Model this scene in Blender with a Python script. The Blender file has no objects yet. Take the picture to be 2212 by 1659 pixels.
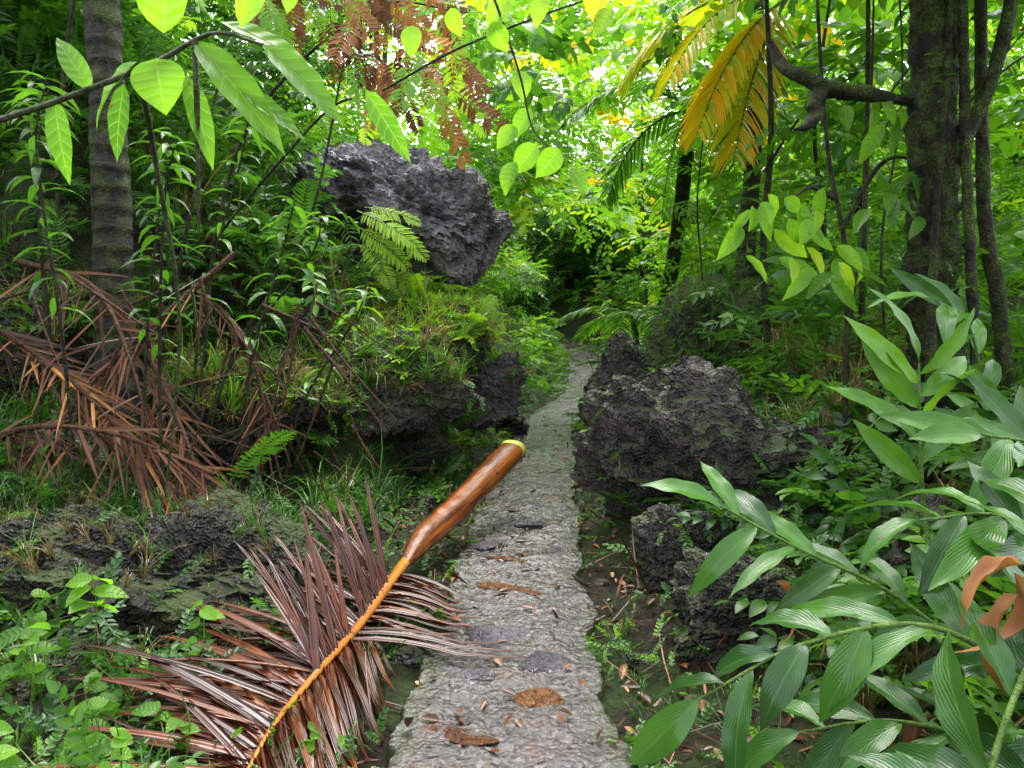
import bpy, math, bmesh
import numpy as np
rng=np.random.default_rng(11)
R=lambda a,b,n=None: rng.uniform(a,b,n)
def nz(v):
    v=np.asarray(v,float); return v/np.maximum(np.linalg.norm(v,axis=-1,keepdims=True),1e-9)
def sst(a,b,x):
    t=np.clip((x-a)/(b-a),0,1); return t*t*(3-2*t)
# ---------- noise ----------
def _h(ix,iy,iz,s):
    h=(ix.astype(np.uint32)*np.uint32(374761393)+iy.astype(np.uint32)*np.uint32(668265263)+iz.astype(np.uint32)*np.uint32(2246822519)+np.uint32(s*3266489917%4294967291))
    h=(h^(h>>np.uint32(13)))*np.uint32(1274126177); h=h^(h>>np.uint32(16))
    return (h&np.uint32(0xffffff)).astype(float)/0x7fffff-1.0
def vnoise(p,s=0):
    i=np.floor(p).astype(np.int64); f=p-i; f=f*f*f*(f*(f*6-15)+10)
    o=0
    for a in (0,1):
        for b in (0,1):
            for c in (0,1):
                w=(f[:,0] if a else 1-f[:,0])*(f[:,1] if b else 1-f[:,1])*(f[:,2] if c else 1-f[:,2])
                o=o+w*_h(i[:,0]+a,i[:,1]+b,i[:,2]+c,s)
    return o
def fbm(p,o=4,s=0,g=.5):
    r=0;a=1.0
    for k in range(o):
        r=r+a*vnoise(p*(2.03**k)+k*7.3,s+k); a*=g
    return r
def xyz(x,y,z): return np.stack([x,y,z],-1)
# ---------- mesh accumulator ----------
class Acc:
    def __init__(s): s.V=[];s.Q=[];s.A=[];s.n=0
    def add(s,V,Q,A):
        s.V.append(V);s.Q.append(Q+s.n);s.A.append(A);s.n+=len(V)
    def inst(s,T,Rm,pos,sc,tint):
        V,Q,A=T;N=len(pos)
        if N==0: return
        W=np.einsum('nij,vj->nvi',Rm*np.asarray(sc)[:,None,None],V)+pos[:,None,:]
        AA=np.repeat(A[None],N,0).copy(); AA[:,:,2]+=np.asarray(tint)[:,None]
        QQ=Q[None]+(np.arange(N)*len(V))[:,None,None]
        s.add(W.reshape(-1,3),QQ.reshape(-1,4),AA.reshape(-1,3))
    def arr(s): return np.concatenate(s.V),np.concatenate(s.Q),np.concatenate(s.A)
    def build(s,name,mat,parent=None,flat=False):
        V,Q,A=s.arr(); me=bpy.data.meshes.new(name)
        me.vertices.add(len(V)); me.vertices.foreach_set('co',V.astype(np.float32).ravel())
        me.loops.add(Q.size); me.loops.foreach_set('vertex_index',Q.astype(np.int32).ravel())
        me.polygons.add(len(Q)); me.polygons.foreach_set('loop_start',np.arange(0,Q.size,4,dtype=np.int32))
        me.update(calc_edges=True)
        at=me.attributes.new('lv','FLOAT_VECTOR','POINT'); at.data.foreach_set('vector',A.astype(np.float32).ravel())
        if flat: me.shade_flat()
        me.materials.append(mat)
        ob=bpy.data.objects.new(name,me); bpy.context.scene.collection.objects.link(ob)
        if parent: ob.parent=parent
        return ob
def empty(name):
    e=bpy.data.objects.new(name,None); bpy.context.scene.collection.objects.link(e); return e
def frames(d,up):
    y=nz(d); up=np.broadcast_to(np.asarray(up,float),y.shape); x=np.cross(y,up)
    bad=np.linalg.norm(x,axis=-1)<1e-3; x[bad]=[1,0,0]; x=nz(x); z=np.cross(x,y)
    return np.stack([x,y,z],-1)
# ---------- templates ----------
def leafT(L=1,W=.5,rows=6,cols=3,droop=.5,fold=.25,peak=.4,wav=0,tip=1.0,n=0):
    ts=np.linspace(0,1,rows); ss=np.linspace(-1,1,cols)
    V=[];A=[]
    y=0;z=0;pt=0;ys=[];zs=[]
    for t in ts:
        th=droop*(t+pt)/2; y+=math.cos(th)*(t-pt)*L; z-=math.sin(th)*(t-pt)*L; pt=t; ys.append(y);zs.append(z)
    k=math.log(.5)/math.log(peak)
    for i,t in enumerate(ts):
        w=W/2*(math.sin(math.pi*t**k)**.85 if 0<t<1 else 0)
        if t>.75: w*=(1-(t-.75)*tip)
        for s in ss:
            V.append((s*w,ys[i],zs[i]+fold*abs(s)*w+wav*L*abs(s)*math.sin(t*19+s*2+n)*(1 if 0<t<1 else 0)))
            A.append((s,t,0))
    Q=[(i*cols+j,i*cols+j+1,(i+1)*cols+j+1,(i+1)*cols+j) for i in range(rows-1) for j in range(cols-1)]
    return np.array(V),np.array(Q),np.array(A)
def leafLo(L=1,W=.5,fold=.2):
    z=fold*W/2
    V=np.array([(0,0,0),(W*.45,L*.3,z),(W*.38,L*.68,z*.6),(0,L,-.12*L),(-W*.38,L*.68,z*.6),(-W*.45,L*.3,z)])
    return V,np.array([(0,1,2,3),(0,3,4,5)]),np.array([(0,0,0),(1,.3,0),(1,.68,0),(0,1,0),(-1,.68,0),(-1,.3,0)],float)
def strip_path(pts,widths,nrm,tint=0,fold=0.):
    pts=np.asarray(pts,float); n=len(pts); t=np.gradient(pts,axis=0); x=nz(np.cross(nz(t),nrm)); zz=np.cross(x,nz(t))
    w=np.asarray(widths)[:,None]
    V=np.stack([pts-x*w+zz*w*fold,pts,pts+x*w+zz*w*fold],1).reshape(-1,3)
    A=np.array([(s,i/(n-1),tint) for i in range(n) for s in (-1,0,1)],float)
    Q=np.array([(i*3+j,i*3+j+1,i*3+j+4,i*3+j+3) for i in range(n-1) for j in (0,1)])
    return V,Q,A
def cr(pts,n):
    P=np.asarray(pts,float); P=np.vstack([2*P[0]-P[1],P,2*P[-1]-P[-2]]); m=len(P)-3
    o=[]
    for q in np.linspace(0,m-1e-6,n):
        i=int(q);t=q-i;a,b,c,d=P[i:i+4]
        o.append(.5*((2*b)+(c-a)*t+(2*a-5*b+4*c-d)*t*t+(3*b-a-3*c+d)*t**3))
    return np.array(o)
def tube(acc,pts,rad,n=16,k=8,tint=0,flat=1.0,rough=0.,seed=0,cap=True):
    p=cr(pts,n); r=np.interp(np.linspace(0,1,n),np.linspace(0,1,len(rad)),rad)
    T=nz(np.gradient(p,axis=0)); ref=np.array([0,0,1.]) if abs(T[:,2]).mean()<.8 else np.array([1.,0,0])
    x=nz(np.cross(T,ref)); z=np.cross(x,T)
    an=np.linspace(0,2*np.pi,k,endpoint=False)
    V=p[:,None]+(x[:,None]*np.cos(an)[None,:,None]+z[:,None]*np.sin(an)[None,:,None]*flat)*r[:,None,None]
    if rough>0:
        q=V.reshape(-1,3); nn=fbm(q*np.array([9,9,3.5]),4,seed,.6).reshape(n,k,1)+.5*fbm(q*np.array([30,30,16]),3,seed+8,.6).reshape(n,k,1)
        V=p[:,None]+(V-p[:,None])*(1+rough*nn)
    A=np.zeros((n,k,3)); A[...,0]=np.cos(an)[None]; A[...,1]=np.linspace(0,1,n)[:,None]; A[...,2]=tint
    i=np.arange(n-1)[:,None]*k; j=np.arange(k)[None]; j2=(j+1)%k
    Q=np.stack([i+j,i+j2,i+k+j2,i+k+j],-1).reshape(-1,4)
    acc.add(V.reshape(-1,3),Q,A.reshape(-1,3))
    return p
def merge(parts):
    a=Acc()
    for P in parts: a.add(*P)
    return a.arr()
def xf(T,Rm,pos,sc=1,tint=0):
    V,Q,A=T; A=A.copy(); A[:,2]+=tint
    return (V*sc)@Rm.T+np.asarray(pos),Q,A
def sprigT(n,SL,L,W,lo=True,opp=True,spread=1.0,curve=.5,stem=True,fold=.25,droop=.6,peak=.42):
    lf=leafLo(L,W,fold) if lo else leafT(L,W,6,3,droop,fold,peak)
    parts=[]
    if stem:
        pp=np.array([(0,t*SL,-curve*SL*.4*t*t) for t in np.linspace(0,1,4)])
        S=strip_path(pp,np.array([.012,.01,.008,.004])*SL*1.2,np.array([0,0,1.])); S[2][:,0]=0; parts.append(S)
    for i in range(n):
        t=(i//2*2+ (0 if opp else i%2))/max(n-1,1)*.9+.1 if i<n-1 else 1
        sd=-1 if i%2 else 1
        a=spread*(1.15-.5*t)*sd if i<n-1 else 0
        a+=R(-.2,.2)
        d=np.array([[math.sin(a),math.cos(a),R(-.45,.15)]])
        up=nz(np.array([[R(-.35,.35),R(-.35,.35),1]]))
        F=frames(d,up)[0]
        s=R(.7,1.1)*(1-.25*abs(t-.5))
        parts.append(xf(lf,F,(0,t*SL,-curve*SL*.4*t*t),s,R(-.07,.07)))
    return merge(parts)
def fernT(n=18,L=1.,W=.36,lo=True,gap=0.,pw=.24):
    parts=[]
    pp=lambda t:np.array([0,L*math.sin(1.1*t)/.9,-.45*L*(1-math.cos(1.1*t))])
    parts.append(strip_path([pp(t) for t in np.linspace(0,1,7)],np.linspace(.007,.002,7)*L,np.array([0,0,1.])))
    lf=leafLo(1,pw,.1)
    for i in range(n):
        t=.1+.88*i/(n-1); w=W*(math.sin(math.pi*min(1,t*.85+.12))**.7)
        for sd in (-1,1):
            if R(0,1)<gap: continue
            F=frames(np.array([[sd*1.,.35+.4*t+R(-.1,.1),-.15+R(-.2,.1)]]),[0,0,1.])[0]
            parts.append(xf(lf,F,pp(t),max(w*R(.85,1.05),.03)))
    return merge(parts)
def tuftT(n=14,H=.4,W=.012,spread=.6):
    parts=[]
    for i in range(n):
        a=R(0,6.28);h=H*R(.5,1.1);o=spread*R(.2,1.1)*h; b=R(.0,.04)
        d=np.array([math.cos(a),math.sin(a),0]); 
        pts=[d*(b+o*t*t)+np.array([0,0,h*(t-.42*t*t*t*R(.7,1.2))]) for t in np.linspace(0,1,5)]
        parts.append(strip_path(pts,W*np.array([.5,.6,.5,.35,.05]),np.array([0,0,1.])+d*.2,R(-.1,.12),.3))
    return merge(parts)
# ---------- materials ----------
def newmat(name):
    m=bpy.data.materials.new(name); m.use_nodes=True; nt=m.node_tree; nt.nodes.clear(); return m,nt
def ramp(nt,stops,fac,interp='LINEAR'):
    n=nt.nodes.new('ShaderNodeValToRGB'); n.color_ramp.interpolation=interp
    e=n.color_ramp.elements
    while len(e)<len(stops): e.new(.5)
    for i,(p,c) in enumerate(stops):
        e[i].position=p; e[i].color=(*c,1) if len(c)==3 else c
    nt.links.new(fac,n.inputs[0]); return n.outputs[0]
BW=lambda a,b:[(a,(0,0,0)),(b,(1,1,1))]
def mth(nt,op,a,b=None,c=None,cl=False):
    n=nt.nodes.new('ShaderNodeMath'); n.operation=op; n.use_clamp=cl
    for i,v in enumerate((a,b,c)):
        if v is None: continue
        if isinstance(v,(int,float)): n.inputs[i].default_value=v
        else: nt.links.new(v,n.inputs[i])
    return n.outputs[0]
def mixc(nt,f,a,b,mode='MIX'):
    n=nt.nodes.new('ShaderNodeMix'); n.data_type='RGBA'; n.blend_type=mode
    for s,v in ((n.inputs[0],f),(n.inputs[6],a),(n.inputs[7],b)):
        if isinstance(v,(int,float)): s.default_value=v
        elif isinstance(v,tuple): s.default_value=(*v,1)
        else: nt.links.new(v,s)
    return n.outputs[2]
def noi(nt,scale,detail=4,rough=.55,vec=None,typ='noise',out=None,feat=None):
    n=nt.nodes.new('ShaderNodeTexNoise' if typ=='noise' else 'ShaderNodeTexVoronoi')
    n.inputs['Scale'].default_value=scale
    if typ=='noise':
        n.inputs['Detail'].default_value=detail; n.inputs['Roughness'].default_value=rough
    elif feat: n.feature=feat
    if vec is None:
        g=nt.nodes.new('ShaderNodeNewGeometry'); vec=g.outputs['Position']
    nt.links.new(vec,n.inputs['Vector'])
    return n.outputs[out if out else (0)]
def bump(nt,h,st,dist,nrm=None):
    b=nt.nodes.new('ShaderNodeBump'); b.inputs['Strength'].default_value=st; b.inputs['Distance'].default_value=dist
    nt.links.new(h,b.inputs['Height'])
    if nrm: nt.links.new(nrm,b.inputs['Normal'])
    return b.outputs[0]
def princ(nt,col,rough,nrm=None,spec=.5):
    p=nt.nodes.new('ShaderNodeBsdfPrincipled')
    for k,v in (('Base Color',col),('Roughness',rough),('Specular IOR Level',spec)):
        if isinstance(v,(int,float)): p.inputs[k].default_value=v
        elif isinstance(v,tuple): p.inputs[k].default_value=(*v,1)
        else: nt.links.new(v,p.inputs[k])
    if nrm: nt.links.new(nrm,p.inputs['Normal'])
    return p.outputs[0]
def out(nt,s):
    o=nt.nodes.new('ShaderNodeOutputMaterial'); nt.links.new(s,o.inputs[0])
GREEN=[(0,(.008,.026,.008)),(.25,(.022,.075,.014)),(.5,(.060,.17,.02)),(.75,(.17,.37,.025)),(.9,(.36,.52,.03)),(1,(.65,.42,.02))]
DEAD=[(0,(.02,.010,.006)),(.35,(.08,.028,.012)),(.6,(.17,.065,.024)),(.8,(.34,.15,.05)),(1,(.6,.26,.05))]
WETD=[(0,(.016,.007,.005)),(.35,(.055,.016,.008)),(.6,(.13,.036,.013)),(.8,(.24,.08,.025)),(1,(.4,.16,.04))]
STRAW=[(0,(.05,.035,.015)),(.5,(.2,.15,.06)),(1,(.42,.33,.14))]
def leafmat(name,stops=GREEN,tr=.42,rough=.32,veins=8,vs=.5,spec=.5,pleat=False,blotch=.3,vb=.35,va=5.):
    m,nt=newmat(name)
    at=nt.nodes.new('ShaderNodeAttribute'); at.attribute_name='lv'
    sp=nt.nodes.new('ShaderNodeSeparateXYZ'); nt.links.new(at.outputs['Vector'],sp.inputs[0])
    s,t,ti=sp.outputs
    nb=noi(nt,9,2 if not veins else 4); ti2=mth(nt,'ADD',ti,mth(nt,'MULTIPLY',mth(nt,'SUBTRACT',nb,.5),blotch))
    col=ramp(nt,stops,ti2)
    nrm=None
    if veins:
        ab=mth(nt,'ABSOLUTE',s)
        rib=mth(nt,'SUBTRACT',1,mth(nt,'MULTIPLY',ab,11),cl=True)
        ph=mth(nt,'SUBTRACT',mth(nt,'MULTIPLY',t,veins*6.283),mth(nt,'MULTIPLY',ab,va))
        wv=mth(nt,'SINE',ph)
        vein=mth(nt,'MULTIPLY',mth(nt,'SUBTRACT',wv,.8,cl=True),2.5)
        f=mth(nt,'MULTIPLY',mth(nt,'MAXIMUM',rib,vein,cl=True),vs*.55,cl=True)
        col=mixc(nt,f,col,mixc(nt,.6,col,(.3,.45,.12)))
        spot=ramp(nt,BW(.70,.76),noi(nt,26,3,.5)); col=mixc(nt,mth(nt,'MULTIPLY',spot,.7),col,(.10,.06,.015))
        hh=mth(nt,'SUBTRACT',mth(nt,'MULTIPLY',wv,.3),mth(nt,'MULTIPLY',rib,1.0))
        nrm=bump(nt,hh,vb,.004)
    if pleat:
        hh=mth(nt,'SINE',mth(nt,'MULTIPLY',s,7.0)); nrm=bump(nt,hh,.5,.003)
    P=princ(nt,col,rough,nrm,spec)
    if tr>0:
        T=nt.nodes.new('ShaderNodeBsdfTranslucent'); nt.links.new(mixc(nt,1.0,col,(1.9,1.9,.8),'MULTIPLY'),T.inputs[0])
        mx=nt.nodes.new('ShaderNodeMixShader'); mx.inputs[0].default_value=tr
        nt.links.new(P,mx.inputs[1]); nt.links.new(T.outputs[0],mx.inputs[2]); P=mx.outputs[0]
    out(nt,P); return m
def fastleaf(name,stops=GREEN,tr=.45,gl=.022,rough=.3):
    # light-weight wet leaf for the large masses: diffuse + translucent + a thin gloss
    m,nt=newmat(name)
    at=nt.nodes.new('ShaderNodeAttribute'); at.attribute_name='lv'
    sp=nt.nodes.new('ShaderNodeSeparateXYZ'); nt.links.new(at.outputs['Vector'],sp.inputs[0])
    s,t,ti=sp.outputs
    ab=mth(nt,'ABSOLUTE',s)
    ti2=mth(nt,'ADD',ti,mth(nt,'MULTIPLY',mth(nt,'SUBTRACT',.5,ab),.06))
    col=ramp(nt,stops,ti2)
    D=nt.nodes.new('ShaderNodeBsdfDiffuse'); nt.links.new(col,D.inputs[0])
    T=nt.nodes.new('ShaderNodeBsdfTranslucent'); nt.links.new(mixc(nt,1.0,col,(1.9,1.9,.8),'MULTIPLY'),T.inputs[0])
    G=nt.nodes.new('ShaderNodeBsdfGlossy'); G.inputs['Roughness'].default_value=rough; G.inputs['Color'].default_value=(1,1,1,1)
    mx=nt.nodes.new('ShaderNodeMixShader'); mx.inputs[0].default_value=tr; nt.links.new(D.outputs[0],mx.inputs[1]); nt.links.new(T.outputs[0],mx.inputs[2])
    lw=nt.nodes.new('ShaderNodeLayerWeight'); f=mth(nt,'ADD',mth(nt,'MULTIPLY',mth(nt,'POWER',lw.outputs['Facing'],5.0),.35),gl)
    m2=nt.nodes.new('ShaderNodeMixShader'); nt.links.new(f,m2.inputs[0]); nt.links.new(mx.outputs[0],m2.inputs[1]); nt.links.new(G.outputs[0],m2.inputs[2])
    out(nt,m2.outputs[0]); return m
M_leaf=leafmat('wet_leaf'); M_far=fastleaf('foliage_leaf')
M_hero=leafmat('glossy_leaf',veins=9,vs=.45,rough=.16,tr=.2,blotch=.22,vb=.22,va=34.,spec=.36)
M_broad=leafmat('broad_leaf',veins=7,vs=1.5,rough=.28,tr=.55,blotch=.25,vb=.6,spec=.35)
M_dead=leafmat('dead_leaf',DEAD,tr=.1,rough=.45,veins=0,blotch=.35,spec=.25)
M_straw=fastleaf('dry_grass',STRAW,.25,.01,.5)
M_frond=leafmat('wet_dead_frond',WETD,tr=.0,rough=.17,veins=0,pleat=True,spec=.42,blotch=.5)
M_litter=leafmat('leaf_litter',DEAD,tr=.0,rough=.3,veins=0,spec=.35)
def barkmat(name,c1,c2,moss=.0,sc=12,rings=0,rough=.6,mcol=((.02,.035,.008),(.12,.17,.03))):
    m,nt=newmat(name); n=noi(nt,sc,6,.7); col=mixc(nt,ramp(nt,BW(.38,.62),n),c1,c2)
    h=n
    if rings:
        at=nt.nodes.new('ShaderNodeNewGeometry'); sp=nt.nodes.new('ShaderNodeSeparateXYZ'); nt.links.new(at.outputs['Position'],sp.inputs[0])
        w=mth(nt,'SINE',mth(nt,'ADD',mth(nt,'MULTIPLY',sp.outputs[2],rings),mth(nt,'MULTIPLY',noi(nt,2,3,.6),5)))
        h=mth(nt,'ADD',n,mth(nt,'MULTIPLY',w,.5)); col=mixc(nt,mth(nt,'MULTIPLY',mth(nt,'SUBTRACT',w,.7,cl=True),1.8),col,(.10,.09,.07))
    if moss:
        k=ramp(nt,BW(.5-moss*.15,.62),noi(nt,6,6,.75)); col=mixc(nt,k,col,mixc(nt,ramp(nt,BW(.35,.65),noi(nt,70,3,.7)),*mcol))
        h=mth(nt,'ADD',h,mth(nt,'MULTIPLY',noi(nt,90,3),.8))
    out(nt,princ(nt,col,rough,bump(nt,h,1,.04),.25)); return m
M_bark=barkmat('bark',(.010,.008,.006),(.05,.037,.026),.25,20,rough=.5)
M_moss=barkmat('mossy_bark',(.004,.003,.003),(.03,.024,.016),.45,18,rough=.55,mcol=((.010,.018,.004),(.11,.16,.02)))
M_palm=barkmat('palm_bark',(.008,.007,.005),(.05,.043,.034),.2,22,42)
M_twig=barkmat('twig_bark',(.03,.035,.012),(.09,.11,.03),0,30,rough=.4)
M_stem=barkmat('green_stem',(.06,.13,.02),(.16,.27,.05),0,20,rough=.3)
M_brown=barkmat('brown_stem',(.04,.018,.010),(.13,.06,.03),0,30,rough=.4)
def rockmat(name,lo,hi,moss=.3,rough=.42,dark=.65,spec=.42):
    m,nt=newmat(name)
    g=nt.nodes.new('ShaderNodeNewGeometry'); pos=g.outputs['Position']
    n1=noi(nt,2.2,5,.65,pos); n2=noi(nt,16,5,.7,pos); v=noi(nt,22,vec=pos,typ='v'); v2=noi(nt,60,vec=pos,typ='v')
    c=mixc(nt,ramp(nt,BW(.36,.66),n1),lo,hi)
    c=mixc(nt,ramp(nt,BW(.3,.7),n2),mixc(nt,dark,c,(.01,.009,.009)),c)
    pits=ramp(nt,BW(.0,.35),v2)
    c=mixc(nt,.6,c,mixc(nt,1.,c,pits,'MULTIPLY'))
    sp=nt.nodes.new('ShaderNodeSeparateXYZ'); nt.links.new(g.outputs['Normal'],sp.inputs[0])
    up=mth(nt,'ADD',mth(nt,'MULTIPLY',sp.outputs[2],.25),noi(nt,3.5,5,.75,pos))
    k=ramp(nt,BW(.80-moss*.5,.92-moss*.5),up)
    c=mixc(nt,mth(nt,'MULTIPLY',k,.85),c,mixc(nt,n2,(.012,.025,.005),(.10,.14,.02)))
    h=mth(nt,'ADD',mth(nt,'ADD',mth(nt,'MULTIPLY',v,.9),mth(nt,'MULTIPLY',v2,.5)),mth(nt,'MULTIPLY',n2,1.4))
    out(nt,princ(nt,c,mth(nt,'ADD',rough,mth(nt,'MULTIPLY',k,.3)),bump(nt,h,1.,.05),spec)); return m
M_rock=rockmat('dark_limestone',(.030,.024,.020),(.19,.158,.14),.42,.26,.65,.6)
M_rockd=rockmat('wet_black_rock',(.014,.011,.009),(.075,.062,.053),.36,.32,.65,.45)
M_rock2=rockmat('pale_limestone',(.12,.105,.125),(.58,.51,.58),-.05,.3,.7,.4)
M_rockg=rockmat('grey_limestone',(.06,.053,.055),(.28,.25,.26),.15,.3)
M_rockm=rockmat('mossy_rock',(.03,.028,.025),(.12,.11,.09),.75,.6)
# ---------- path and terrain ----------
PC=np.array([(-.05,-6,0),(-.05,0,0),(-.04,2.5,0),(.01,3.5,0),(.06,4.9,0),(.18,6.6,0),(.32,8.3,0),(.50,11,0),(.82,13.2,0),(1.40,15.6,.02),(1.85,19,.10),(2.08,23,.46),(1.98,26,.88),(1.2,28.2,1.10),(-.5,30,1.2),(-6,33,1.5),(-20,38,2.5)])
PL=cr(PC,1500)
PY,PX,PZ=PL[:,1],PL[:,0],PL[:,2]
def H(x,y,nois=True):
    x=np.asarray(x,float);y=np.asarray(y,float)
    px=np.interp(y,PY,PX); pz=np.interp(y,PY,PZ); d=x-px; a=-d-.42; b=d-.42
    I=np.interp
    Ln=I(a,[0,.5,1.2,2,3.2,5,9,20,60],[.0,-.04,.06,.25,.8,2.2,4.3,6.5,9])
    Lm=I(a,[0,.8,1.0,1.3,2.0,3,4.5,7,12,60],[.0,.03,.95,1.5,2.1,2.9,4.1,5.8,8,10])
    Lf=I(a,[0,.4,1,2,4,8,20,60],[0,.12,.5,1.2,2.2,3.4,5,8])
    w1=sst(5.9,7.0,y+.25*np.sin(x*3)); w2=sst(11,13,y)
    Lh=(Ln*(1-w1)+Lm*w1)*(1-w2)+Lf*w2
    Rn=I(b,[0,.2,.6,1.2,2.2,4,8,20,60],[.0,-.03,.02,.25,.7,1.2,2.2,4,7])
    Rm=I(b,[0,.3,.8,1.5,3,6,12,60],[0,.06,.35,.85,1.4,2.1,3.5,8])
    w=sst(5,7,y); Rh=Rn*(1-w)+Rm*w
    h=np.where(d<0,Lh,Rh)
    h=h*(1-.6*sst(-1,-20,y))
    h=h+pz+sst(31,60,y)*5.5*(1-sst(40,90,np.abs(d)))
    if nois:
        sh=x.shape; P=xyz(x.ravel(),y.ravel(),0*x.ravel())
        m=sst(.36,.9,np.abs(d)); 
        h=h+(fbm(P*1.3,4,3).reshape(sh)*.13+.02)*m+fbm(P*9,3,5).reshape(sh)*.022
    return h-.03+.025*sst(.34,.46,np.abs(d))
u=np.linspace(-1,1,400); gx=np.sinh(u*4.8)/math.sinh(4.8)*220
v=np.linspace(0,1,480); gy=-25+ (np.sinh((v-.22)*5.4)-math.sinh(-.22*5.4))/(math.sinh(.78*5.4)-math.sinh(-.22*5.4))*270
k0=np.interp(.22,v,gy); gy=gy+(5-k0)
X,Y=np.meshgrid(gx,gy); Z=H(X,Y)
def gridmesh(name,X,Y,Z,A,mat):
    n,m=X.shape; a=Acc(); i=np.arange(n-1)[:,None]*m; j=np.arange(m-1)[None]
    Q=np.stack([i+j,i+j+1,i+j+1+m,i+j+m],-1).reshape(-1,4)
    a.add(np.stack([X,Y,Z],-1).reshape(-1,3),Q,A.reshape(-1,3)); return a.build(name,mat)
m,nt=newmat('forest_soil')
n1=noi(nt,1.7,4,.65);n2=noi(nt,22,5,.75);vv=noi(nt,45,typ='v')
c=mixc(nt,ramp(nt,BW(.35,.65),n2),(.007,.005,.003),(.045,.027,.017))
c=mixc(nt,ramp(nt,BW(.44,.56),n1),c,mixc(nt,n2,(.008,.018,.004),(.05,.08,.018)))
out(nt,princ(nt,c,.5,bump(nt,mth(nt,'ADD',n2,mth(nt,'MULTIPLY',vv,.5)),1,.05),.25))
gridmesh('ground',X,Y,Z,np.zeros(X.shape+(3,)),m)
# path
yy=np.concatenate([np.arange(-3,9,.015),np.arange(9,32,.06)])
P=np.stack([np.interp(yy,PY,PX),yy,np.interp(yy,PY,PZ)],-1)
T=nz(np.gradient(P,axis=0)); N=nz(np.cross(T,[0,0,1.]))
cs=np.concatenate([[-1.04,-1.02],np.linspace(-1,1,57),[1.02,1.04]])
hw=.382+.08*sst(10,20,yy)[:,None]
E=fbm(xyz(yy*2.3,yy*0,yy*0),5,9,.7)*.035; E2=fbm(xyz(yy*2.3,yy*0+50,yy*0),5,19,.7)*.035
EE=np.where(cs[None]<0,E[:,None],E2[:,None])
XYp=P[:,None]+N[:,None]*(cs[None,:,None]*(hw+EE)[:,:,None])
pt=XYp.reshape(-1,3)
dz=fbm(pt*np.array([6,6,1]),4,21)*.011-np.abs(fbm(pt*np.array([24,24,1]),3,4,.6))*.011+.034
dz=dz.reshape(len(yy),-1)
dz[:,0]=-.12;dz[:,-1]=-.12; dz[:,1]-=.008;dz[:,-2]-=.008
m,nt=newmat('wet_concrete')
at=nt.nodes.new('ShaderNodeAttribute'); at.attribute_name='lv'; sp=nt.nodes.new('ShaderNodeSeparateXYZ'); nt.links.new(at.outputs['Vector'],sp.inputs[0])
n1=noi(nt,3,5,.6);n2=noi(nt,34,6,.75);v1=noi(nt,48,typ='v',out='Color');vd=noi(nt,48,typ='v'); vl=noi(nt,22,typ='v')
sv=nt.nodes.new('ShaderNodeSeparateXYZ'); nt.links.new(v1,sv.inputs[0])
c=mixc(nt,ramp(nt,BW(.35,.65),n1),(.022,.016,.014),(.080,.061,.062))
c=mixc(nt,mth(nt,'MULTIPLY',ramp(nt,BW(.5,.95),sv.outputs[0]),.45),c,(.22,.175,.185))
c=mixc(nt,ramp(nt,BW(.44,.60),n2),c,(.008,.006,.005))
c=mixc(nt,mth(nt,'MULTIPLY',ramp(nt,BW(.56,.66),noi(nt,5,5,.7)),.7),c,(.075,.030,.014))
edge=mth(nt,'ADD',mth(nt,'ABSOLUTE',sp.outputs[0]),mth(nt,'MULTIPLY',mth(nt,'SUBTRACT',n1,.5),1.5))
c=mixc(nt,mth(nt,'MULTIPLY',ramp(nt,BW(.74,.98),edge),.9),c,mixc(nt,n2,(.012,.015,.005),(.045,.05,.015)))
h=mth(nt,'ADD',mth(nt,'MULTIPLY',vd,-.8),mth(nt,'ADD',mth(nt,'MULTIPLY',n2,-1.1),mth(nt,'MULTIPLY',vl,-.7)))
ro=ramp(nt,[(.4,(.04,.04,.04)),(.7,(.18,.18,.18))],noi(nt,6,5,.6))
out(nt,princ(nt,c,ro,bump(nt,h,.62,.012),.9)); M_path=m
A=np.zeros((len(yy),len(cs),3)); A[...,0]=cs[None]
gridmesh('footpath',XYp[...,0],XYp[...,1],XYp[...,2]+dz,A,M_path)
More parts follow.
